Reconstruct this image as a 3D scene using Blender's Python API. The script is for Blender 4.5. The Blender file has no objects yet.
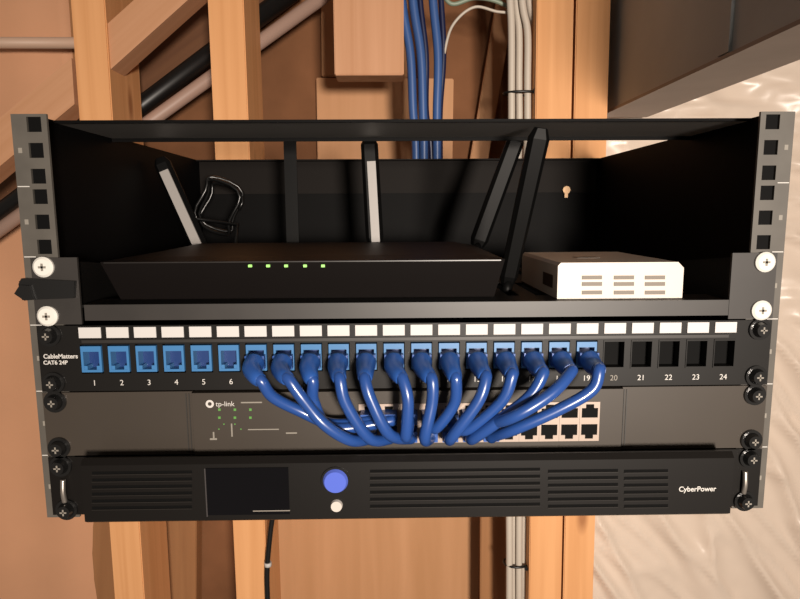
import bpy, bmesh, math, random
from mathutils import Vector, Matrix
random.seed(4)
C = bpy.context.scene.collection
Z0 = 1.25          # rack bottom above the basement floor, metres
# ---------------------------------------------------------------- camera
CAMX, CAMD, CAMZ, TH, YAW, ROLL, F = -10.95, -395.4, 203.9, 0.1397, 0.0153, 0.0057, 610.0
def _R():
    c, s = math.cos(YAW), math.sin(YAW); A = Matrix(((c, -s, 0), (s, c, 0), (0, 0, 1)))
    c, s = math.cos(TH), math.sin(TH);  B = Matrix(((1, 0, 0), (0, c, -s), (0, s, c)))
    c, s = math.cos(ROLL), math.sin(ROLL); D = Matrix(((c, 0, -s), (0, 1, 0), (s, 0, c)))
    return D @ B @ A
RM = _R()
def at(px, py, d):
    """world point (mm) seen at a pixel, d mm behind the rack front"""
    v = RM.transposed() @ Vector(((px - 400) / F, 1, (299.5 - py) / F))
    t = (d - CAMD) / v.y
    return Vector((CAMX + v.x * t, d, CAMZ + v.z * t))
cam = bpy.data.objects.new('camera', bpy.data.cameras.new('camera'))
cam.data.sensor_width = 36; cam.data.lens = F / 800 * 36; cam.data.clip_start = .02
r, f, u = RM[0], RM[1], RM[2]
M4 = Matrix(((r[0], u[0], -f[0], CAMX/1000), (r[1], u[1], -f[1], CAMD/1000), (r[2], u[2], -f[2], CAMZ/1000 + Z0), (0, 0, 0, 1)))
cam.matrix_world = M4
C.objects.link(cam); bpy.context.scene.camera = cam

# ---------------------------------------------------------------- materials
def mat(name, col, rough=.5, metal=0, spec=.5, emit=None, es=1, noise=0, nscale=40, bump=0, bscale=200, coat=0):
    m = bpy.data.materials.new(name); m.use_nodes = True
    nt = m.node_tree; b = nt.nodes['Principled BSDF']
    b.inputs['Base Color'].default_value = (*col, 1); b.inputs['Roughness'].default_value = rough
    b.inputs['Metallic'].default_value = metal; b.inputs['Specular IOR Level'].default_value = spec
    b.inputs['Coat Weight'].default_value = coat
    if emit:
        b.inputs['Emission Color'].default_value = (*emit, 1); b.inputs['Emission Strength'].default_value = es
    tc = nt.nodes.new('ShaderNodeTexCoord')
    if noise:
        n = nt.nodes.new('ShaderNodeTexNoise'); n.inputs['Scale'].default_value = nscale; n.inputs['Detail'].default_value = 5
        nt.links.new(tc.outputs['Object'], n.inputs['Vector'])
        r_ = nt.nodes.new('ShaderNodeValToRGB')
        r_.color_ramp.elements[0].position = .3; r_.color_ramp.elements[1].position = .7
        r_.color_ramp.elements[0].color = (*[c*(1-noise) for c in col], 1); r_.color_ramp.elements[1].color = (*[min(1, c*(1+noise)) for c in col], 1)
        nt.links.new(n.outputs['Fac'], r_.inputs['Fac']); nt.links.new(r_.outputs['Color'], b.inputs['Base Color'])
    if bump:
        n = nt.nodes.new('ShaderNodeTexNoise'); n.inputs['Scale'].default_value = bscale
        nt.links.new(tc.outputs['Object'], n.inputs['Vector'])
        bp = nt.nodes.new('ShaderNodeBump'); bp.inputs['Strength'].default_value = bump; bp.inputs['Distance'].default_value = .002
        nt.links.new(n.outputs['Fac'], bp.inputs['Height']); nt.links.new(bp.outputs['Normal'], b.inputs['Normal'])
    return m
def wood(name, c1, c2, grain=1.0, knots=True):
    m = bpy.data.materials.new(name); m.use_nodes = True
    nt = m.node_tree; b = nt.nodes['Principled BSDF']; b.inputs['Roughness'].default_value = .62; b.inputs['Specular IOR Level'].default_value = .25
    tc = nt.nodes.new('ShaderNodeTexCoord'); oi = nt.nodes.new('ShaderNodeObjectInfo')
    add = nt.nodes.new('ShaderNodeVectorMath'); add.operation = 'ADD'
    mul = nt.nodes.new('ShaderNodeMath'); mul.operation = 'MULTIPLY'; mul.inputs[1].default_value = 7
    nt.links.new(oi.outputs['Random'], mul.inputs[0]); nt.links.new(tc.outputs['Object'], add.inputs[0]); nt.links.new(mul.outputs[0], add.inputs[1])
    mp = nt.nodes.new('ShaderNodeMapping'); mp.inputs['Scale'].default_value = (70*grain, 70*grain, 2.2)
    nt.links.new(add.outputs[0], mp.inputs['Vector'])
    n = nt.nodes.new('ShaderNodeTexNoise'); n.inputs['Scale'].default_value = 1; n.inputs['Detail'].default_value = 4; n.inputs['Distortion'].default_value = .6
    nt.links.new(mp.outputs['Vector'], n.inputs['Vector'])
    r_ = nt.nodes.new('ShaderNodeValToRGB'); r_.color_ramp.elements[0].position = .3; r_.color_ramp.elements[1].position = .72
    r_.color_ramp.elements[0].color = (*c2, 1); r_.color_ramp.elements[1].color = (*c1, 1)
    nt.links.new(n.outputs['Fac'], r_.inputs['Fac'])
    out = r_.outputs['Color']
    if knots:
        mp2 = nt.nodes.new('ShaderNodeMapping'); mp2.inputs['Scale'].default_value = (26, 26, 9)
        nt.links.new(add.outputs[0], mp2.inputs['Vector'])
        v = nt.nodes.new('ShaderNodeTexVoronoi'); v.inputs['Scale'].default_value = .7
        nt.links.new(mp2.outputs['Vector'], v.inputs['Vector'])
        r2 = nt.nodes.new('ShaderNodeValToRGB'); r2.color_ramp.elements[0].position = .05; r2.color_ramp.elements[1].position = .17
        r2.color_ramp.elements[0].color = (.45, .35, .3, 1); r2.color_ramp.elements[1].color = (1, 1, 1, 1)
        nt.links.new(v.outputs['Distance'], r2.inputs['Fac'])
        mx = nt.nodes.new('ShaderNodeMixRGB'); mx.blend_type = 'MULTIPLY'; mx.inputs['Fac'].default_value = .8
        nt.links.new(out, mx.inputs['Color1']); nt.links.new(r2.outputs['Color'], mx.inputs['Color2']); out = mx.outputs['Color']
    nt.links.new(out, b.inputs['Base Color'])
    return m
BLACK = mat('black_powder_coat', (.004, .0036, .0033), .55, spec=.15, bump=.15, bscale=900)
PANEL = mat('rack_panel_black', (.0016, .0014, .0014), .6, spec=.08)
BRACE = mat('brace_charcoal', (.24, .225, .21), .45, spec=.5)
RAIL = mat('rail_charcoal', (.085, .077, .066), .42, spec=.5, noise=.15)
EAR = mat('ear_charcoal', (.024, .021, .019), .45, spec=.5, noise=.12)
PATCH = mat('patch_panel_black', (.0055, .0048, .0042), .45, spec=.25)
SWITCH = mat('switch_grey', (.040, .032, .025), .42, spec=.4, noise=.06, nscale=15)
UPSM = mat('ups_black', (.0045, .0036, .003), .42, spec=.25)
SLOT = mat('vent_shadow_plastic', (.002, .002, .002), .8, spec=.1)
LCD = mat('display_glass', (.002, .002, .003), .08, spec=.5)
ROUTER = mat('router_black', (.0042, .003, .0027), .5, spec=.15)
ANT = mat('antenna_black', (.0025, .0025, .0025), .45, spec=.1)
PALE = mat('antenna_highlight_pale', (.29, .27, .255), .45)  # pale colour stands in for lamp reflections on the antennas
WHITE = mat('white_plastic', (.58, .515, .45), .45, noise=.03)
VENT = mat('vent_grey', (.17, .145, .12), .6)
LABEL = mat('paper_label', (.52, .505, .49), .6)
PRINT = mat('white_print', (.52, .50, .47), .6)
DIM = mat('grey_print', (.22, .20, .17), .6)
SCREWW = mat('white_nylon', (.68, .66, .61), .35, spec=.6)
STEEL = mat('steel', (.55, .5, .45), .3, metal=.9)
SCREWB = mat('black_screw', (.006, .006, .006), .25, spec=.7)
JACK = mat('jack_blue', (.04, .16, .36), .4)
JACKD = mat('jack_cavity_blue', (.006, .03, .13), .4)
CABLE = mat('patch_cable_blue', (.016, .06, .24), .3, spec=.6, coat=.3)
BOOT = mat('plug_boot_blue', (.018, .075, .29), .35, spec=.5)
BLUEC = mat('bundle_blue', (.035, .09, .26), .4)
BLUED = mat('bundle_dark_blue', (.008, .012, .05), .4)
WHITEC = mat('cable_white', (.50, .44, .37), .45)
GREENC = mat('cable_pale_green', (.22, .27, .20), .45)
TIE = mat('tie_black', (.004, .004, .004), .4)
LED = mat('led_green', (.1, .4, .05), .4, emit=(.55, .9, .25), es=.8)
LEDD = mat('led_green_dim', (.07, .22, .04), .4, emit=(.35, .7, .2), es=.1)
BTN = mat('button_blue_lit', (.06, .10, .45), .3, emit=(.22, .27, .8), es=.15)
BTNW = mat('button_pale', (.5, .46, .42), .35)
PORTM = mat('port_shield', (.38, .30, .25), .4, metal=.2)
CAV = mat('cavity_black', (.002, .002, .002), .7, spec=.1)
W1 = wood('stud_pine', (.74, .38, .17), (.62, .295, .12))
W2 = wood('brace_pine', (.56, .30, .17), (.47, .235, .12), knots=False)
W5 = wood('brown_board', (.36, .175, .075), (.28, .13, .055), .6, knots=False)
W3 = wood('dark_board', (.14, .062, .028), (.10, .042, .02), knots=False)
W4 = wood('ply_board', (.54, .285, .145), (.46, .235, .11), .5, knots=False)
KRAFT = mat('kraft_paper', (.62, .325, .185), .7, spec=.2, noise=.07, nscale=6)
DARKW = mat('dark_sheathing', (.19, .085, .04), .8, spec=.1, noise=.25, nscale=9)
SHEET = mat('duct_metal', (.33, .345, .345), .5, metal=.1, noise=.2, nscale=5)
SHEETB = mat('duct_flange', (.22, .175, .15), .5, metal=.1, noise=.15, nscale=12)
PINK = mat('grey_pipe', (.36, .24, .19), .5)

# ---------------------------------------------------------------- mesh helpers (millimetres)
def box(bm, x0, x1, y0, y1, z0, z1, mi=0):
    vs = [bm.verts.new((x, y, z)) for x in (x0, x1) for y in (y0, y1) for z in (z0, z1)]
    fs = []
    for q in ((0, 1, 3, 2), (4, 6, 7, 5), (0, 4, 5, 1), (2, 3, 7, 6), (0, 2, 6, 4), (1, 5, 7, 3)):
        f_ = bm.faces.new([vs[i] for i in q]); f_.material_index = mi; fs.append(f_)
    return vs, fs
def prism(bm, pts, y0, y1, mi=0):
    """pts: polygon in x,z extruded along depth"""
    a = [bm.verts.new((x, y0, z)) for x, z in pts]; b = [bm.verts.new((x, y1, z)) for x, z in pts]
    n = len(pts); fs = [bm.faces.new(a), bm.faces.new(list(reversed(b)))]
    for i in range(n): fs.append(bm.faces.new((a[(i+1) % n], a[i], b[i], b[(i+1) % n])))
    for q in fs: q.material_index = mi
def cyl(bm, c, r_, y0, y1, n=20, mi=0, r2=None):
    r2 = r_ if r2 is None else r2
    a = [bm.verts.new((c[0]+r_*math.cos(t), y0, c[1]+r_*math.sin(t))) for t in [2*math.pi*i/n for i in range(n)]]
    b = [bm.verts.new((c[0]+r2*math.cos(t), y1, c[1]+r2*math.sin(t))) for t in [2*math.pi*i/n for i in range(n)]]
    fs = [bm.faces.new(a), bm.faces.new(list(reversed(b)))]
    for i in range(n): fs.append(bm.faces.new((a[(i+1) % n], a[i], b[i], b[(i+1) % n])))
    for q in fs: q.material_index = mi; q.smooth = False
def smooth_path(pts, k=8):
    pts = [Vector(p) for p in pts]; P = [pts[0]*2-pts[1]] + pts + [pts[-1]*2-pts[-2]]; out = []
    for i in range(1, len(P)-2):
        for j in range(k):
            t = j/k; a, b, c, d = P[i-1:i+3]
            out.append(.5*((2*b)+(c-a)*t+(2*a-5*b+4*c-d)*t*t+(3*b-a-3*c+d)*t**3))
    return out + [pts[-1]]
def tube(bm, pts, r_, n=12, mi=0, smooth=True, radii=None):
    path = smooth_path(pts) if smooth else [Vector(p) for p in pts]
    N = len(path); rings = []; prev = None
    for i, p in enumerate(path):
        t = (path[min(i+1, N-1)] - path[max(i-1, 0)]).normalized()
        if prev is None:
            s = t.cross(Vector((0, 1, 0)));  s = s if s.length > .1 else t.cross(Vector((1, 0, 0)))
            s.normalize()
        else: s = (prev - t*prev.dot(t)).normalized()
        prev = s; q = t.cross(s)
        rr = r_ if radii is None else radii[0] + (radii[1]-radii[0])*i/(N-1)
        rings.append([bm.verts.new(p + rr*(math.cos(a)*s+math.sin(a)*q)) for a in [2*math.pi*j/n for j in range(n)]])
    for a, b in zip(rings, rings[1:]):
        for j in range(n):
            f_ = bm.faces.new((a[j], a[(j+1) % n], b[(j+1) % n], b[j])); f_.smooth = True; f_.material_index = mi
    for ring in (rings[0], rings[-1]):
        f_ = bm.faces.new(ring); f_.material_index = mi
BASE = {}
def obj(name, bm, m, parent=None, bevel=0, label=None):
    off = BASE.get(parent.name, Vector((0, 0, 0))) if parent else Vector((0, 0, 0))
    if bevel:
        bmesh.ops.bevel(bm, geom=[e for e in bm.edges if len(e.link_faces) == 2 and e.calc_face_angle(0) > .5], offset=bevel, segments=2, affect='EDGES', profile=.6)
    bmesh.ops.recalc_face_normals(bm, faces=bm.faces)
    for v in bm.verts: v.co = (v.co - off) * .001
    me = bpy.data.meshes.new(name); bm.to_mesh(me); bm.free()
    for k in (m if isinstance(m, (list, tuple)) else [m]): me.materials.append(k)
    o = bpy.data.objects.new(name, me); C.objects.link(o)
    if parent: o.parent = parent; BASE[o.name] = off
    else: o.location.z = Z0
    if label: o['label'] = label
    return o
def thing(name, label, cat, loc, group=None):
    o = bpy.data.objects.new(name, None); C.objects.link(o); o.empty_display_size = .02
    BASE[o.name] = Vector(loc); o.location = Vector(loc)*.001 + Vector((0, 0, Z0))
    o['label'] = label; o['category'] = cat
    if group: o['group'] = group
    return o
def tag(o, label, cat, group=None):
    o['label'] = label; o['category'] = cat
    if group: o['group'] = group
    return o
def recenter(o):
    """put a one-mesh thing's origin at its base"""
    vs = o.data.vertices; n = len(vs)
    c = Vector((sum(v.co.x for v in vs)/n, sum(v.co.y for v in vs)/n, min(v.co.z for v in vs)))
    for v in vs: v.co -= c
    o.location += c
    return o
def struct(name, bm, m):
    o = obj(name, bm, m); o['kind'] = 'structure'; return o
def text(name, s, x, y, z, size, m, parent, align='CENTER', sx=1.0, bold=0):
    cu = bpy.data.curves.new(name, 'FONT'); cu.body = s; cu.size = size; cu.align_x = align; cu.extrude = .08; cu.offset = bold
    t = bpy.data.objects.new(name+'_curve', cu); C.objects.link(t)
    dg = bpy.context.evaluated_depsgraph_get(); me = bpy.data.meshes.new_from_object(t.evaluated_get(dg))
    bm = bmesh.new(); bm.from_mesh(me); bpy.data.objects.remove(t); bpy.data.meshes.remove(me)
    for v in bm.verts: v.co = Vector((x + v.co.x*sx, y - v.co.z, z + v.co.y))
    return obj(name, bm, m, parent)
nb = bmesh.new

# ================================================================ THE WALL BEHIND
SD = 345  # stud front plane
bm = nb(); box(bm, -980, 262, 520, 532, -980, 1050); struct('wall_back', bm, DARKW)

def board(name, label, cat, p0, p1, w, d0, d1, m, group=None, bevel=1.2):
    """timber whose centre line runs p0 -> p1 (x,z mm), front face at depth d0"""
    a, b = Vector((p0[0], 0, p0[1])), Vector((p1[0], 0, p1[1])); L = (b-a).length
    bm = nb(); vs, fs = box(bm, -w/2, w/2, 0, d1-d0, 0, L)
    bmesh.ops.bevel(bm, geom=bm.edges[:], offset=bevel, segments=2, affect='EDGES')
    bmesh.ops.recalc_face_normals(bm, faces=bm.faces)
    for v in bm.verts: v.co *= .001
    me = bpy.data.meshes.new(name); bm.to_mesh(me); bm.free(); me.materials.append(m)
    o = bpy.data.objects.new(name, me); C.objects.link(o)
    o.location = (a.x/1000, d0/1000, a.z/1000+Z0)
    o.rotation_euler.y = math.atan2(b.x-a.x, b.z-a.z)
    return tag(o, label, cat, group)
def pxboard(name, label, cat, top, bot, d0, d1, m, ext=250, group=None):
    """upright timber from its two edge pixels at the top and bottom of the frame"""
    (tl, tr, ty), (bl, br, by) = top, bot
    A, B, A2, B2 = at(tl, ty, d0), at(tr, ty, d0), at(bl, by, d0), at(br, by, d0)
    ct, cb = (A+B)/2, (A2+B2)/2; w = ((B-A).length + (B2-A2).length)/2
    dv = (ct-cb).normalized(); ct += dv*ext; cb -= dv*ext
    return board(name, label, cat, (cb.x, cb.z), (ct.x, ct.z), w, d0, d1, m, group)
G = 'upright timber studs of the wall frame'
pxboard('wall_stud', 'leftmost upright pine stud of the wall frame, behind the rack left corner', 'stud', (71, 104, 0), (114, 145, 599), SD, 434, W1, group=G)
pxboard('wall_stud', 'upright pine stud second from left, crossed by a grey pipe above the rack', 'stud', (208, 243, 0), (236, 268, 599), SD, 434, W1, group=G)
pxboard('wall_stud', 'upright pine stud beside the white cable bundle, left of a close pair', 'stud', (538, 573, 0), (528, 562, 599), SD, 434, W1, group=G)
pxboard('wall_stud', 'upright pine stud beside the plastic sheeting, right of a close pair', 'stud', (575.5, 612, 0), (564, 592, 599), SD, 434, W1, group=G)
# kraft paper facing of the left bay
a, b = at(-140, 0, 436), at(100, 300, 436)
bm = nb()
nx, nz = 30, 40
X0, X1 = -960, -456
g = [[bm.verts.new((X0+(X1-X0)*i/nx, 510+2.5*math.sin(i*.9)+1.5*math.sin(j*.5+i*.3), -850+1750*j/nz)) for i in range(nx+1)] for j in range(nz+1)]
for j in range(nz):
    for i in range(nx): bm.faces.new((g[j][i], g[j][i+1], g[j+1][i+1], g[j+1][i])).smooth = True
o = obj('kraft_paper', bm, KRAFT); so = o.modifiers.new('t', 'SOLIDIFY'); so.thickness = .001
tag(o, 'brown kraft paper facing in the bay left of the leftmost stud', 'paper')
# pale horizontal pipe top-left
a, b = at(-60, 42, 470), at(74, 43, 470)
bm = nb(); tube(bm, [(a.x-150, 470, a.z), (b.x+24, 470, b.z)], 7.5, smooth=False)
tag(recenter(obj('conduit', bm, mat('pale_conduit', (.55, .38, .28), .5))), 'pale horizontal conduit on the brown paper, ending at the leftmost stud', 'pipe')
# diagonals
def pxpoly(name, label, cat, pts, d0, d1, m):
    P = [at(x, y, d0) for x, y in pts]; bm = nb(); prism(bm, [(p.x, p.z) for p in P], d0, d1)
    c = sum(P, Vector())/len(P); o = obj(name, bm, m)
    e = P[0]-P[1]; ang = math.atan2(e.x, e.z)
    Rm = Matrix.Rotation(ang, 3, 'Y'); c = c*.001
    for v in o.data.vertices: v.co = Rm.inverted() @ (v.co - c)
    o.location = c + Vector((0, 0, Z0)); o.rotation_euler.y = ang
    return tag(o, label, cat)
pxpoly('diagonal_brace', 'pale diagonal timber brace left of the leftmost stud, meeting the rack corner', 'timber', [(-60, 168), (71.5, 58), (74.5, 104), (-60, 216)], 349, 386, W2)
pxpoly('diagonal_brace', 'pale diagonal timber brace between the two left studs, top of the photo', 'timber', [(105, 26), (156, -20), (210, -20), (106.5, 73)], 349, 386, W2)
def pxdiag(name, label, cat, p0, p1, wpx, d0, d1, m):
    a, b = at(*p0, d0), at(*p1, d0); w = wpx * (a-Vector((CAMX, CAMD, CAMZ))).length / F
    return board(name, label, cat, (a.x, a.z), (b.x, b.z), w, d0, d1, m)
pxdiag('diagonal_board', 'dark brown diagonal board under the pale timber brace', 'timber', (-120, 276), (290, -50), 38, 478, 502, W3)
def pxtube(name, label, p0, p1, d, rad, m):
    a, b = at(*p0, d), at(*p1, d); bm = nb(); tube(bm, [a, b], rad, smooth=False)
    tag(recenter(obj(name, bm, m)), label, 'pipe')
pxtube('shadow_gap_tube', 'black diagonal tube added as the shadow gap between the dark board and the grey pipe', (-120, 304), (300, -14), 466, 12.5, TIE)  # black tube added in place of the shaded gap, no real pipe
pxtube('pipe', 'greyish pink diagonal pipe running up behind the second stud', (-120, 316), (345, -19), 444, 9, PINK)
# boards in the bays
pxboard('backing_board', 'narrow brown board standing in the bay between the two left studs', 'board', (150, 196, 330), (150, 197, 599), 488, 518, W5, ext=60)
pxboard('backing_board', 'brown board strip between the kraft paper and the leftmost stud', 'board', (68, 108, 0), (84, 118, 599), 511, 519, W5, ext=300)
pxboard('backing_board', 'wide tan panel under the rack between black cord and white cables', 'board', (262, 482, 360), (262, 482, 599), 506, 518, W4, ext=120)
pxboard('backing_board', 'tan panel above the rack below the short wooden block', 'board', (318, 452, 78), (318, 452, 300), 506, 518, W4, ext=0)
pxboard('backing_board', 'upright tan board mostly hidden behind the short wooden block', 'board', (321, 408, -60), (321, 408, 77), 506, 518, W4, ext=0)
a, b = at(332, -60, 350), at(404, 75, 350)
board('wood_block', 'short pine block hanging down above the rack, left of the blue cables', 'timber', ((a.x+b.x)/2, b.z), ((a.x+b.x)/2, a.z+200), b.x-a.x, 350, 388, W2)
pxboard('cleat_board', 'leaning brown strip of wood left of the white cable bundle', 'board', (497, 515, 0), (470, 488, 160), 500, 512, W4, ext=120)
pxboard('backing_board', 'brown board strip behind the white cables under the rack', 'board', (481, 530, 360), (481, 524, 599), 436, 447, W5, ext=120)
# plastic sheeting, right bay
bm = nb(); nx, nz = 300, 240; X0, X1, Za, Zb = 236, 1550, -820, 720
from mathutils import noise
def wr(x, z):
    s = 0
    s += 8*noise.noise(Vector((x*.006+z*.002, z*.004, 3)))
    k = min(1, max(0, (z+40)/260)); k = k*k*(3-2*k)      # lower part sags down-right, upper part is pulled sideways
    def fold(u_, v_, f_, sd):
        n_ = noise.noise(Vector((u_*f_, v_*f_*.16, sd))); return (1-min(1, abs(n_)*2.6))**2
    lo = 21*fold(x*.86+z*.5, -x*.5+z*.86, .016, 1.3)*max(0, .55+1.6*noise.noise(Vector((x*.004, z*.004, 8)))) + 8*fold(x*.7+z*.7, -x*.7+z*.7, .035, 4.3)
    hi = 15*fold(z*.96+x*.28, x*.96-z*.28, .024, 5.3) + 6*fold(z*.99+x*.1, x, .05, 7.7)
    s += lo*(1-k) + hi*k + 1.0*noise.noise(Vector((x*.05, z*.045, 9)))
    return s
g = [[bm.verts.new((X0+(X1-X0)*i/nx, 428 - wr(X0+(X1-X0)*i/nx, Za+(Zb-Za)*j/nz), Za+(Zb-Za)*j/nz)) for i in range(nx+1)] for j in range(nz+1)]
for j in range(nz):
    for i in range(nx): bm.faces.new((g[j][i], g[j][i+1], g[j+1][i+1], g[j+1][i])).smooth = True
o = obj('plastic_sheeting', bm, mat('plastic_film', (.66, .545, .45), .33, spec=.5))
tag(o, 'wrinkled whitish plastic sheeting covering the wall right of the rack', 'plastic sheet')
bm = nb(); box(bm, 262, 1560, 440, 452, -900, 950); struct('wall_back_right', bm, DARKW)
# overhead duct running out of the wall
t = thing('air_duct', 'grey brown sheet metal duct running forward overhead, upper right', 'duct', (300, 40, 326))
bm = nb(); box(bm, 257, 314, -330, 400, 327, 700); obj('duct_body', bm, SHEET, t, bevel=1.5)
bm = nb(); box(bm, 254, 316, -330, 400, 323.5, 326.8); obj('bottom_flange', bm, SHEETB, t)
bm = nb(); box(bm, 254.5, 257, 100, 116, 328, 700); obj('seam_strip', bm, SHEET, t)

# ---- loose building cables
def cable(name, label, cat, pts, rad, m, group=None):
    bm = nb(); tube(bm, pts, rad, n=10)
    return tag(recenter(obj(name, bm, m)), label, cat, group)
GB = 'blue network cables dropping behind the rack'
for k, (x0, x1, x2, dd, mm, lab) in enumerate([
        (402, 413, 416, 368, BLUEC, 'blue network cable hanging next to the short wood block, leftmost of the bundle'),
        (413, 423, 424, 362, BLUEC, 'blue network cable second from left in the bundle above the rack'),
        (420, 426, 431, 370, BLUED, 'dark navy cable in the middle of the blue bundle above the rack'),
        (433, 437, 437, 364, BLUEC, 'blue network cable at the right edge of the blue bundle'),
        (441, 440, 440, 376, BLUED, 'dark navy cable at the right side of the blue bundle, farthest back')]):
    cable('network_cable', lab, 'cable', [at(x0-6, -90, dd), at(x0, 0, dd), at((x0+x1)/2+3, 55, dd), at(x1, 110, dd), at(x2, 150, dd), at(x2, 230, dd+6), at(x2, 330, dd+8)], 5.2 if mm is BLUEC else 3.6, mm, GB)
for k, (x0, x1, x2, xb, lab) in enumerate([
        (518, 511.5, 511, 509, 'white network cable at the left edge of the white bundle'),
        (524, 519, 519, 514, 'white network cable second from left in the white bundle'),
        (530, 527.5, 527, 519, 'white network cable in the middle of the white bundle'),
        (537, 536, 535, 524, 'white network cable nearest the pine studs in the white bundle')]):
    dd = 363 + (k % 2)*7
    cable('network_cable', lab, 'cable', [at(x0-14, -90, dd), at(x0-8, 0, dd), at(x1, 32, dd), at(x1, 80, dd), at(x2, 150, dd), at(x2-5, 300, dd+4), at(xb, 520, dd), at(xb, 640, dd), at(xb, 760, dd)], 4.4, WHITEC, 'white network cables running down beside the right studs')
cable('network_cable', 'thin white cable arching left from the white bundle to behind the rack', 'cable', [at(500, -40, 372), at(522, 8, 372), at(500, 12, 372), at(475, 7, 372), at(455, 22, 374), at(446, 45, 374), at(440, 90, 376), at(436, 160, 378), at(436, 300, 378)], 1.7, WHITEC)
cable('network_cable', 'pale green cable arching along the top edge toward the white bundle', 'cable', [at(440, -10, 380), at(452, 4, 380), at(475, -2, 380), at(498, 2, 380), at(516, 14, 380), at(530, 40, 381), at(538, 90, 382), at(536, 160, 382), at(534, 300, 382)], 2.6, GREENC)
def tie(px0, px1, py, dd, lab, w=2.6):
    a, b = at(px0, py, dd), at(px1, py, dd); bm = nb()
    c = (a+b)/2; rx = (b.x-a.x)/2; pts = []
    for i in range(24):
        t_ = 2*math.pi*i/24; pts.append(Vector((c.x+rx*math.cos(t_), dd+2+12.5*math.sin(t_), c.z)))
    pts.append(pts[0]); tube(bm, pts, w*.6, n=8, smooth=False)
    box(bm, c.x+rx*.5, c.x+rx*.5+5, dd-14, dd-9.5, c.z-2.5, c.z+2.5)
    tag(recenter(obj('cable_tie', bm, TIE)), lab, 'cable tie', 'black cable ties on the white bundle')
tie(504, 540, 93, 367, 'black cable tie around the white bundle above the rack')
tie(504, 529, 563, 367, 'black cable tie around the white cables below the rack')
# black cord below rack
t = thing('power_cord', 'thin black power cord hanging below the rack in front of the second stud', 'cord', at(268, 560, 338))
bm = nb(); tube(bm, [at(300, 440, 330), at(282, 480, 334), at(273, 515, 338), at(269, 545, 338), at(267, 575, 338), at(268, 620, 338), at(268, 700, 338)], 3.4); obj('cord', bm, TIE, t)
p = at(268, 564, 338); bm = nb(); tube(bm, [p+Vector((0, 0, -2.6)), p+Vector((0, 0, 2.6))], 4.6, smooth=False); obj('white_band', bm, LABEL, t, label='white tape band on the cord')

# ================================================================ THE RACK
HW = 246.5; HT = 266.7
rack = thing('wall_mount_rack', 'black open wall-mount equipment rack with square-hole front rails', 'rack', (0, 170, 0))
UH = [6.35, 22.2, 38.1]
for s, nm in ((-1, 'left'), (1, 'right')):
    bm = nb(); box(bm, s*234, s*235.6, 3, 341, 0, HT); obj('side_panel', bm, PANEL, rack)
    bm = nb(); xi, xo = 224.5, 246.5
    hx0, hx1 = 228, 237
    def bx(a, b, z0, z1): box(bm, min(s*a, s*b), max(s*a, s*b), 0, 2, z0, z1)
    bx(xi, hx0, 0, HT); bx(hx1, xo, 0, HT)
    zc = [HT - (44.45*u_ + h) for u_ in range(6) for h in UH]; zs = HT
    for z in zc: bx(hx0, hx1, z+4.6, zs); zs = z-4.6
    bx(hx0, hx1, 0, zs)
    box(bm, min(s*xo, s*(xo-2)), max(s*xo, s*(xo-2)), 2, 26, 0, HT)
    rl = obj('front_rail', bm, RAIL, rack)
    bm = nb()
    for z in zc: box(bm, min(s*227.4, s*237.6), max(s*227.4, s*237.6), 2.05, 2.9, z-5.2, z+5.2)
    obj('hole_liner', bm, CAV, rl)
    for u_ in range(1, 6):
        z = HT-44.45*u_; bm = nb(); box(bm, min(s*238.6, s*246), max(s*238.6, s*246), -.15, 0, z-.3, z+.3); obj('unit_line', bm, PRINT, rl)
    for u_ in range(6):
        z = HT-44.45*u_-22.2; bm = nb(); box(bm, min(s*241.2, s*243.6), max(s*241.2, s*243.6), -.15, 0, z-1.6, z+1.6); obj('unit_mark', bm, DIM, rl)
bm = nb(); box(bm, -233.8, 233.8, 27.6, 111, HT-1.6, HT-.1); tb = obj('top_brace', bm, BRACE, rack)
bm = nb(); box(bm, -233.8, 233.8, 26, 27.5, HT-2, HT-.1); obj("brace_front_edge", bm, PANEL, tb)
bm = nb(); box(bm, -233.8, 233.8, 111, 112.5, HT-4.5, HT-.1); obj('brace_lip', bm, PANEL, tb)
bm = nb(); box(bm, -233.8, 233.8, 337, 341, 228, HT); box(bm, -233.8, 233.8, 326, 338, HT-1.5, HT)
obj('rear_crossbar', bm, mat('rear_bar', (.009, .0072, .0062), .6, spec=.08), rack)
bm = nb(); box(bm, -233.8, 233.8, 339, 341, 0, 228); obj('rear_panel', bm, PANEL, rack)
p = at(566, 190, 336); bm = nb(); cyl(bm, (p.x, p.z), 4.5, 333, 338, 12); box(bm, p.x-2, p.x+2, 334, 338, p.z-9, p.z-3); obj('wall_screw', bm, mat('brass_screw', (.35, .22, .12), .4, metal=.5), rack)
bm = nb(); box(bm, -233.8, 233.8, 27, 60, .2, 1.6); obj('bottom_brace', bm, BRACE, rack)

def screw(parent, x, z, y=-2.4, kind='b'):
    bm = nb()
    if kind == 'w':
        cyl(bm, (x, z), 6.6, y-1.5, y, 24); cyl(bm, (x, z), 5.2, y-2.6, y-1.5, 24, r2=6.6)
        o = obj('screw', bm, SCREWW, parent, label='white headed screw')
        bm = nb(); box(bm, x-.7, x+.7, y-2.9, y-2.5, z-2.4, z+2.4); box(bm, x-2.4, x+2.4, y-2.9, y-2.5, z-.7, z+.7); obj('screw_slot', bm, DIM, o)
    else:
        cyl(bm, (x, z), 7.2, y-1.6, y, 24); cyl(bm, (x, z), 4.2, y-5.5, y-1.6, 20, r2=5.4)
        o = obj('screw', bm, SCREWB, parent)
        bm = nb(); box(bm, x-.5, x+.5, y-5.7, y-5.4, z-2.2, z+2.2); box(bm, x-2.2, x+2.2, y-5.7, y-5.4, z-.5, z+.5); obj('screw_slot', bm, DIM, o)

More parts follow.
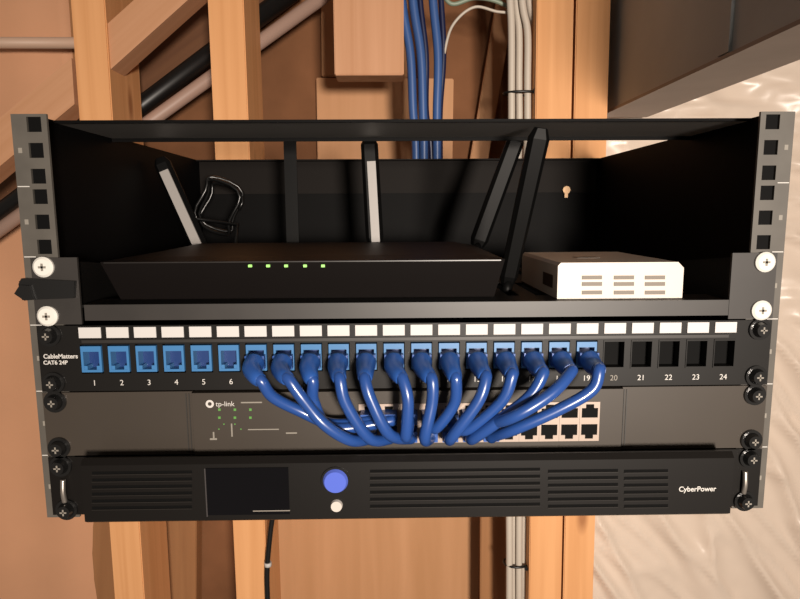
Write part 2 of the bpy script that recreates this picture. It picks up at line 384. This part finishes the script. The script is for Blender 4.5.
# ---------------------------------------------------------------- shelf (third unit)
zt = HT-88.9; zb = zt-44.45
sh = thing('rack_shelf', 'black vented rack shelf held by four white screws, under the router', 'shelf', (0, 120, zb))
for s in (-1, 1):
    bm = nb(); box(bm, min(s*241, s*211.5), max(s*241, s*211.5), -2.2, -.2, zb+.6, zt-.4); obj('ear', bm, EAR, sh, bevel=.4)
    screw(sh, s*232.5, zt-6.35, kind='w'); screw(sh, s*232.5, zt-38.1, kind='w')
    bm = nb(); prism(bm, [(0, 0), (1, 0), (1, 1), (0, 1)], 0, 1); bm.free()
    bm = nb(); vs = [bm.verts.new((s*214, y, z)) for y, z in ((-.2, zb+3), (230, zb+10), (230, zb+16), (-.2, zt-3))]; f1 = bm.faces.new(vs)
    e = bmesh.ops.extrude_face_region(bm, geom=[f1]); bmesh.ops.translate(bm, vec=(s*1.5, 0, 0), verts=[v for v in e['geom'] if isinstance(v, bmesh.types.BMVert)])
    obj('side_gusset', bm, BLACK, sh)
bm = nb(); box(bm, -209.5, 211.5, -1.8, .2, 136.3, 146.6); obj('front_lip', bm, EAR, sh, bevel=.4)
bm = nb()
for x in range(-200, 200, 20): box(bm, x, x+12, .2, 250, 144.6, 146.2)
box(bm, -212, 212, .3, 30, 144.5, 146.3); box(bm, -212, 212, 220, 250, 144.5, 146.3); box(bm, -212, 212, 110, 130, 144.5, 146.3)
obj('tray', bm, BLACK, sh)
# strap on left rail
bm = nb(); z0_, z1_ = 150.5, 164.5
prism(bm, [(-248, 154.5), (-246.5, z0_), (-214, z0_+1), (-212.5, z1_-2), (-246, z1_), (-248, 161)], -5.4, -2.3)
box(bm, -249, -246.6, -3, 30, z0_+2, z1_-2)
prism(bm, [(-250, 155), (-244, 150.5), (-238, 151), (-240, 160), (-246, 160.5)], -7.6, -5.5)
tag(recenter(obj('cable_strap', bm, TIE)), 'black hook-and-loop strap wrapped round the left rail between two white screws', 'strap')

# ---------------------------------------------------------------- router on shelf
ZS = 146.4
ro = thing('router', 'black angular wireless router with lit green lights on the shelf', 'router', (-66, 100, ZS))
fl, fr = at(100, 262, 14), at(505, 262, 14); bl, br = at(121, 301, 24), at(494, 301, 24)
bkl, bkr = at(118, 243.5, 185), at(494, 243.5, 185)
zf = fl.z
bm = nb()
bot = [(bl.x, 24, ZS), (br.x, 24, ZS), (br.x, 170, ZS), (bl.x, 170, ZS)]
mid = [(fl.x, 14, zf), (fr.x, 14, zf), (fr.x+2, 185, zf+.5), (fl.x-2, 185, zf+.5)]
top = [(fl.x+14, 32, zf+2.2), (fr.x-14, 32, zf+2.2), (fr.x-18, 180, bkl.z), (fl.x+18, 180, bkl.z)]
R_ = [[bm.verts.new(p) for p in q] for q in (bot, mid, top)]
bm.faces.new(R_[0]); bm.faces.new(R_[2])
for A, B in zip(R_, R_[1:]):
    for i in range(4): bm.faces.new((A[i], A[(i+1) % 4], B[(i+1) % 4], B[i]))
obj('body', bm, ROUTER, ro, bevel=1.0)
bm = nb(); box(bm, fl.x+3, fr.x-3, 12.6, 14.2, zf-.9, zf-.2); obj('trim_line', bm, mat('router_trim', (.012, .010, .009), .35), ro)
for px in (250, 268, 286, 305, 323):
    p = at(px, 266, 13.5); bm = nb(); box(bm, p.x-1.1, p.x+1.1, 12.8, 15.5, p.z-.8, p.z+.9); obj('status_light', bm, LED, ro, label='small lit green status light')
def antenna(p0, p1, w0, w1, th, strip=None):
    p0, p1 = Vector(p0), Vector(p1); ax = (p1-p0); L = ax.length; ax.normalize()
    sx = Vector((0, 1, 0)).cross(ax).normalized(); sy = ax.cross(sx)
    bm = nb(); rings = []
    for t_, k in ((0, .75), (.06, 1), (.94, 1), (1, .6)):
        w = (w0+(w1-w0)*t_)*k/2; h = th*k/2; c = p0+ax*L*t_
        rings.append([bm.verts.new(c+sx*a*w+sy*b*h) for a, b in ((-1, -.3), (-.6, -1), (.6, -1), (1, -.3), (1, .3), (.6, 1), (-.6, 1), (-1, .3))])
    for A, B in zip(rings, rings[1:]):
        for i in range(8): bm.faces.new((A[i], A[(i+1) % 8], B[(i+1) % 8], B[i]))
    bm.faces.new(rings[0]); bm.faces.new(rings[-1])
    a = obj('antenna', bm, ANT, ro)
    if strip:
        bm = nb(); q0, q1, sw, off = strip
        A = p0+ax*L*q0; B = p0+ax*L*q1
        near = -1 if sy.y > 0 else 1
        for c in (A, B): pass
        V = []
        for c in (A, B):
            for d_ in (off-sw/2, off+sw/2):
                for e in (.35, .68): V.append(bm.verts.new(c+sx*d_+sy*near*th*e))
        for q in ((0, 1, 3, 2), (4, 6, 7, 5), (0, 4, 5, 1), (2, 3, 7, 6), (0, 2, 6, 4), (1, 5, 7, 3)): bm.faces.new([V[i] for i in q])
        obj('highlight_strip', bm, PALE, a, label='pale grey strip painted as the glossy highlight along the antenna')  # highlight of the glossy facet, built as a pale strip
    bm = nb(); tube(bm, [p0-ax*9-Vector((0, 6, 0)), p0+ax*3], 4.2, n=12, smooth=False); obj('hinge', bm, ANT, a)
A_ = at
antenna(A_(201, 249, 188), A_(160, 158, 188), 16, 15, 9, (.02, .86, 8.5, 0))
antenna(A_(375, 244, 192), A_(369, 138, 192), 17, 16, 9, (.02, .78, 8.0, 1.0))
antenna(A_(477, 246, 192), A_(518, 134, 180), 17, 16, 9)
antenna(A_(507, 284, 70), A_(541, 128, 40), 13, 15, 9)
# hanging strap (dark upright between antennas)
bm = nb(); q = at(290, 150, 205); box(bm, q.x-6, q.x+6, 205, 207, ZS+22, at(290, 136, 205).z); box(bm, q.x-8, q.x+8, 203, 209, ZS, ZS+22)
tag(recenter(obj('upright_bracket', bm, ANT)), 'slim black upright behind the router, between its two antennas with painted highlights', 'bracket')
# black cord coils
bm = nb(); pts = []
for i in range(60):
    t_ = i/59*2*math.pi*2.6; c = at(220, 208, 262)
    pts.append(Vector((c.x+20*math.cos(t_)+6*math.sin(3*t_), 262+10*math.sin(t_*.7), c.z+28*math.sin(t_)+i*.12-2)))
pts += [at(238, 225, 250), at(235, 247, 215)]
tube(bm, pts, 1.9, n=8, smooth=False)
tag(recenter(obj('coiled_cord', bm, mat('cord_gloss', (.004, .004, .004), .3, spec=.5))), 'glossy black coiled cord at the back left behind the router', 'cord')

# ---------------------------------------------------------------- white box
wb = thing('modem', 'small off-white box with vent slots standing on the shelf at right', 'modem', (150, 70, ZS))
f0, f1 = at(557, 300, 10), at(682, 300, 10); zt_ = at(600, 262.5, 10).z
bm = nb(); D2 = 122
x0, x1 = f0.x, f1.x
P0 = [(x0, ZS), (x1, ZS), (x1, zt_-4), (x1-4, zt_), (x0+2, zt_), (x0, zt_-2)]
prism(bm, P0, 10, D2); obj('housing', bm, WHITE, wb, bevel=.8)
for cx in (592, 624, 655):
    for cy in (277.5, 284, 292.5):
        a, b = at(cx-10, cy-1.9, 9.7), at(cx+10, cy+1.9, 9.7)
        bm = nb(); box(bm, a.x, b.x, 9.55, 11, b.z, a.z); obj('vent_slot', bm, VENT, wb)
bm = nb(); box(bm, x0-.4, x0+1, 22, 48, ZS+6, ZS+15); obj('side_port', bm, mat('port_brown', (.06, .035, .02), .5), wb)
bm = nb(); box(bm, x0+25, x0+42, 50, 62, zt_-.3, zt_+.25); obj('top_label', bm, VENT, wb)

# ---------------------------------------------------------------- patch panel (fourth unit)
zt = HT-133.35; zb = zt-44.45
pp = thing('patch_bay', 'black 24-port patch panel with blue jacks and white label strips', 'patch panel', (0, 10, zb))
px_of = lambda i: 91.6 + 27.48*i
YJ = 354
portx = [at(px_of(i), YJ, -2).x for i in range(24)]
jz0, jz1 = at(400, 369, -2).z, at(400, 343.3, -2).z
lz0, lz1 = at(400, 335.4, -4.9).z, at(400, 324.9, -4.9).z
bm = nb(); hw = 6.6
box(bm, -241, 241, -2.2, -.2, jz1+1, zt-.3); box(bm, -241, 241, -2.2, -.2, zb+.3, jz0-1)
xs = [-241] + [v for x in portx for v in (x-hw-.6, x+hw+.6)] + [241]
for i in range(0, len(xs), 2): box(bm, xs[i], xs[i+1], -2.2, -.2, jz0-1, jz1+1)
box(bm, -212, 212, -4.2, -2.2, lz0-1.0, lz1+1.0)
obj('faceplate', bm, PATCH, pp)
bm = nb(); box(bm, -212, 212, -3.6, -2.2, lz0-3.6, lz0-1.6); obj('label_ledge', bm, mat('ledge_grey', (.016, .014, .012), .45), pp)
for i, x in enumerate(portx):
    lx = x*.994; bm = nb(); box(bm, lx-7.1, lx+7.1, -4.9, -4.2, lz0, lz1); obj('label_strip', bm, LABEL, pp)
    if i < 19:
        bm = nb(); a = (x-hw, x+hw)
        box(bm, x-hw, x+hw, -3.0, 8, jz1-3.6, jz1); box(bm, x-hw, x+hw, -3.0, 8, jz0, jz0+1.6)
        box(bm, x-hw, x-hw+1.5, -3.0, 8, jz0+1.6, jz1-3.6); box(bm, x+hw-1.5, x+hw, -3.0, 8, jz0+1.6, jz1-3.6)
        box(bm, x-hw+1.5, x-hw+3.6, -2.6, 8, jz0+1.6, jz0+4.2); box(bm, x+hw-3.6, x+hw-1.5, -2.6, 8, jz0+1.6, jz0+4.2)
        k = obj('keystone_jack', bm, JACK, pp, label='blue keystone jack')
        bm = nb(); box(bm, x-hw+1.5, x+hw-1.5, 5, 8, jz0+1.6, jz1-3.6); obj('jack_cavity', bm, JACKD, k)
    else:
        bm = nb()
        for (a0, a1, b0, b1) in ((x-hw-.6, x+hw+.6, jz1, jz1+1), (x-hw-.6, x+hw+.6, jz0-1, jz0), (x-hw-.6, x-hw, jz0, jz1), (x+hw, x+hw+.6, jz0, jz1)):
            box(bm, a0, a1, -2.9, 6, b0, b1)
        k = obj('empty_port', bm, PATCH, pp)
        bm = nb(); box(bm, x-hw, x+hw, 5, 6, jz0, jz1); obj('port_backing', bm, CAV, k)
    zn = at(400, 382.5, -2.4).z
    text('port_number', str(i+1), x+.6, -2.3, zn, 5.2, PRINT if i < 19 else DIM if i == 19 else PRINT, pp)
p = at(43.5, 358.5, -2.3); text('brand_print', 'CableMatters', p.x, -2.3, p.z, 4.1, PRINT, pp, 'LEFT', bold=.1)
p = at(43.5, 364.5, -2.3); text('rating_print', 'CAT6 24P', p.x, -2.3, p.z, 3.7, PRINT, pp, 'LEFT', bold=.1)
for s in (-1, 1):
    screw(pp, s*232.5, zt-6.35); screw(pp, s*232.5, zt-38.1)

# ---------------------------------------------------------------- switch (fifth unit)
zt = HT-177.8; zb = zt-44.45
sw = thing('network_switch', 'grey network switch with silver ports and long mounting ears', 'network switch', (0, 60, zb))
xl, xr = at(193, 420, -5).x, at(622, 420, -5).x
for s in (-1, 1):
    xa, xb_ = (-241, xl-.6) if s < 0 else (xr+.6, 241)
    bm = nb(); box(bm, xa, xb_, -2.4, -.2, zb+.5, zt-.5); obj('mounting_ear', bm, SWITCH, sw, bevel=.4)
    screw(sw, s*232.5, zt-6.35, y=-2.6); screw(sw, s*232.5, zt-38.1, y=-2.6)
bm = nb(); box(bm, xl, xr, -5, 180, zb+1.0, zt-1.0); body = obj('case', bm, SWITCH, sw, bevel=1.0)
for px in (186, 189, 624.5, 627):
    x = at(px, 420, -5).x; bm = nb(); box(bm, x-.35, x+.35, -2.9, -2.4, zb+2, zt-2); obj('ear_rib', bm, mat('rib_dark', (.02, .017, .014), .5), sw)
bm = nb(); a, b = at(196, 398, -5), at(612, 442, -5)
cols = [at(589-20.0*(11-c), 425, -5.4).x for c in range(12)]
pz = 13.35
zu0, zm, zl0 = at(500, 402.5, -5.4).z, at(500, 422, -5.4).z, at(500, 441.5, -5.4).z
for c in range(12):
    for row in (0, 1):
        x = cols[c]; w = (cols[1]-cols[0])/2
        z1, z0 = (zu0, zm) if row == 0 else (zm, zl0)
        bm = nb(); ow = w-1.25
        ring = [(x-w, z0), (x+w, z0), (x+w, z1), (x-w, z1)]
        if row == 0: op = [(z0+2.6, z1-4.2), (z1-4.2, z1-1.6)]
        else: op = [(z0+4.2, z1-1.9), (z0+1.6, z0+4.2)]
        (w0, w1), (n0, n1) = op
        nwid = ow*.5
        def q(a0, a1, b0, b1, mi=0): 
            if b1 > b0 and a1 > a0: box(bm, a0, a1, -6.2, -5, b0, b1, mi)
        q(x-w, x-ow, z0, z1); q(x+ow, x+w, z0, z1)
        q(x-ow, x-nwid, n0, n1); q(x+nwid, x+ow, n0, n1)
        lo, hi = min(w0, n0), max(w1, n1)
        q(x-ow, x+ow, z0, lo); q(x-ow, x+ow, hi, z1)
        box(bm, x-ow, x+ow, -5.3, -5.05, lo, hi, 1)
        obj('ethernet_port', bm, [PORTM, CAV], sw)
# lights and printing
p = at(210, 406, -5); bm = nb()
for i in range(20):
    pass
cc = (p.x, p.z+1.5); n = 24; ri, ro_ = 1.3, 2.7
a_ = [[bm.verts.new((cc[0]+rr*math.cos(2*math.pi*j/n), yy, cc[1]+rr*math.sin(2*math.pi*j/n))) for j in range(n)] for rr, yy in ((ri, -5.3), (ro_, -5.3))]
for j in range(n): bm.faces.new((a_[0][j], a_[0][(j+1) % n], a_[1][(j+1) % n], a_[1][j]))
obj('logo_ring', bm, PRINT, sw)
text('brand_print', 'tp-link', p.x+3.8, -5.15, p.z-.2, 4.8, PRINT, sw, 'LEFT')
def bar(px0, px1, py, m=PRINT, h=.45):
    a, b = at(px0, py, -5), at(px1, py, -5); bm = nb(); box(bm, a.x, b.x, -5.25, -5, a.z-h, a.z+h); return obj('printed_line', bm, m, sw)
bar(241, 262, 402.5, DIM); bar(286, 298, 402, DIM); bar(248, 279, 429.5, DIM, .35); bar(286, 297, 433, DIM)
bar(210, 217, 439, DIM, .6); bar(231.2, 232.6, 430, DIM, 4.5); bar(213, 214.5, 435, DIM, 2.2)
for px in (219.5, 235, 250.5):
    for py in (409.5, 417.5):
        p = at(px, py, -5); bm = nb(); box(bm, p.x-.8, p.x+.8, -5.4, -5, p.z-.8, p.z+.8); obj('port_light', bm, LEDD, sw)
for px in (224, 241, 219, 235):
    p = at(px, 429 if px in (219, 241) else 424, -5); bm = nb(); box(bm, p.x-.4, p.x+.4, -5.3, -5, p.z-.4, p.z+.4); obj('port_light', bm, LEDD, sw)

# ---------------------------------------------------------------- UPS (bottom unit)
zt = 44.45
up = thing('backup_power_unit', 'black rack-mount backup power unit with slotted front and blue button', 'power backup', (0, 120, 0))
bm = nb()
for s in (-1, 1):
    bm = nb(); xa, xb_ = sorted((s*241, s*205)); box(bm, xa, xb_, -2.4, -.2, 3, zt-.5); obj('ear', bm, UPSM, up, bevel=.5)
    screw(up, s*232.5, zt-6.35, y=-2.6); screw(up, s*231, 7.2, y=-2.6)
    x = at(64 if s < 0 else 743.5, 490, -4).x; bm = nb(); tube(bm, [(x, -4.2, 13), (x, -5.2, 20), (x, -4.2, 29)], 1.7, n=10); obj('ear_handle', bm, STEEL, up, label='short bright metal handle')
bm = nb(); box(bm, -214, 214, 0, 300, 2, zt-1.5); obj('case', bm, BLACK, up)
bz = -24
zb0 = at(400, 520.5, bz).z; ztop = at(400, 459, bz).z
bm = nb()
prof = [(-.3, zt-1), (bz+3, ztop+1.5), (bz, ztop-2), (bz, zb0+2), (bz+3, zb0), (-.3, zb0)]
vv = [[bm.verts.new((x, y, z)) for y, z in prof] for x in (-208.5, 209.5)]
bm.faces.new(vv[0]); bm.faces.new(vv[1])
for i in range(6): bm.faces.new((vv[0][i], vv[0][(i+1) % 6], vv[1][(i+1) % 6], vv[1][i]))
obj('bezel', bm, UPSM, up, bevel=.7)
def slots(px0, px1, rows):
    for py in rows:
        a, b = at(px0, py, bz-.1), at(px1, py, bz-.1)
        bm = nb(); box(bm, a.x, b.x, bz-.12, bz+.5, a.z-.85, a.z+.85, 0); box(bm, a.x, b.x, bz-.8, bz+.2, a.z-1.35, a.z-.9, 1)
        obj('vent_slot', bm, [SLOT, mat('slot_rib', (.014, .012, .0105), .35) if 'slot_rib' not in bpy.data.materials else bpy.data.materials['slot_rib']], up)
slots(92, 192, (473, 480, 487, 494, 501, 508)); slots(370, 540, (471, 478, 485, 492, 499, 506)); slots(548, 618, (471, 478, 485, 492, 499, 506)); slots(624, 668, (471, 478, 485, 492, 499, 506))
a, b = at(206, 468, bz), at(290, 515, bz)
bm = nb(); box(bm, a.x, b.x, bz-.9, bz+.4, b.z+1, a.z); dp = obj('display', bm, LCD, up, bevel=.3)
bm = nb(); box(bm, a.x-.9, a.x-.2, bz-1, bz+.4, b.z, a.z); obj('display_edge', bm, mat('edge_grey', (.05, .045, .045), .3), up)
a, b = at(253, 511, bz-1), at(290, 511, bz-1); bm = nb(); box(bm, a.x, b.x, bz-1.2, bz-.8, a.z-.3, a.z+.3); obj('display_print', bm, DIM, dp)
p = at(335.5, 481, bz-1)
bm = nb(); cyl(bm, (p.x, p.z), 9.3, bz-1.2, bz+.2, 32); obj('button_ring', bm, SCREWB, up)
bm = nb(); cyl(bm, (p.x, p.z), 6.9, bz-3.5, bz-1.2, 32, r2=8.0); obj('power_button', bm, BTN, up, label='round blue glowing power button')
p = at(336.5, 506, bz-1); bm = nb(); cyl(bm, (p.x, p.z), 3.5, bz-2.2, bz+.2, 24, r2=4); obj('round_key', bm, BTNW, up, label='small pale round key')
p = at(678.5, 490.5, bz); text('brand_print', 'CyberPower', p.x, bz-.2, p.z-.6, 4.8, PRINT, up, 'LEFT', bold=.07, sx=.98)

# ---------------------------------------------------------------- patch cables
way = {
 7: ([(262, 382, -28), (273, 397, -24), (300, 411, -18), (332, 424, -17)], (0, 0)),
 8: ([(289, 380, -33), (302, 398, -34), (324, 424, -36), (350, 440, -30)], (0, 1)),
 9: ([(313, 382, -27), (314, 402, -24), (332, 428, -22)], (1, 0)),
 10: ([(340, 380, -33), (346, 404, -34), (369, 438, -30)], (1, 1)),
 11: ([(365, 380, -33), (371, 400, -36), (389, 434, -34)], (2, 1)),
 12: ([(403, 380, -32), (408, 402, -35), (406, 437, -31)], (2, 0)),
 13: ([(432, 380, -33), (432, 402, -34), (425, 438, -33)], (3, 1)),
 14: ([(456, 380, -30), (454, 404, -27), (436, 428, -24)], (3, 0)),
 15: ([(486, 378, -33), (478, 402, -36), (452, 437, -33)], (4, 1)),
 16: ([(512, 376, -32), (501, 402, -32), (466, 430, -27)], (4, 0)),
 17: ([(543, 374, -32), (530, 396, -34), (500, 420, -35), (474, 438, -28)], (5, 1)),
 18: ([(571, 372, -33), (551, 394, -42), (513, 417, -43), (484, 424, -24)], (5, 0)),
 19: ([(599, 370, -34), (592, 390, -36), (558, 410, -36), (515, 429, -32), (494, 436, -20)], (6, 1)),
}
zpl = (jz0+jz1)/2 - .5
for n_, (wp, (c, row)) in way.items():
    x = portx[n_-1]
    extra = {7: ', leftmost of the cables', 19: ', rightmost of the cables'}.get(n_, '')
    t = thing('patch_cable', f'blue patch cable plugged in above the printed number {n_}{extra}', 'network cable', (x, -4, zpl), 'blue patch cables from patch panel to switch')
    bm = nb(); box(bm, x-6.2, x+6.2, -9, 4, zpl-5.8, zpl+3.0); obj('plug', bm, BOOT, t, bevel=.6)
    w0, w1 = at(*wp[0]), at(*wp[1])
    p1, p2 = Vector((x, -8, zpl-1.4)), Vector((x, -17, zpl-3.6))
    mid = p2.lerp(w0, .5) + Vector((0, -2.5, 0))
    bm = nb(); tube(bm, [p1, p2, mid, w0.lerp(mid, .25)], 5, n=16, radii=(6.7, 4.3)); obj('boot', bm, BOOT, t)
    cx = cols[c]; cz = (zu0+zm)/2-.8 if row == 0 else (zm+zl0)/2+.8
    end = Vector((cx, -14, cz))
    bm = nb(); tube(bm, [p2, mid] + [at(*q) for q in wp] + [end+Vector((0, -2, -.8)), end], 3.7, n=14); obj('cable', bm, CABLE, t)
    bm = nb(); box(bm, cx-5.1, cx+5.1, -16, -5.4, cz-3.6, cz+3.6); obj('plug', bm, BOOT, t, bevel=.5)

# ================================================================ LIGHT
def area(name, loc, target, size, power, col):
    l = bpy.data.lights.new(name, 'AREA'); l.shape = 'DISK'; l.size = size; l.energy = power; l.color = col
    o = bpy.data.objects.new(name, l); C.objects.link(o); o.location = Vector(loc)*.001+Vector((0, 0, Z0))
    d = Vector(target)*.001+Vector((0, 0, Z0)) - o.location; o.rotation_euler = d.to_track_quat('-Z', 'Y').to_euler(); l.spread = math.radians(95)
area('front_lamp', (330, -1450, 200), (130, 100, 20), .22, 12.3, (1, .885, .775))  # unseen lamp near camera height, aimed low right to dim the upper left
w = bpy.data.worlds.new('world'); bpy.context.scene.world = w; w.use_nodes = True
w.node_tree.nodes['Background'].inputs[0].default_value = (1, .84, .70, 1); w.node_tree.nodes['Background'].inputs[1].default_value = .15
vs_ = bpy.context.scene.view_settings
vs_.view_transform = 'Standard'; vs_.look = 'None'; vs_.gamma = 1; vs_.exposure = 0; vs_.use_curve_mapping = False
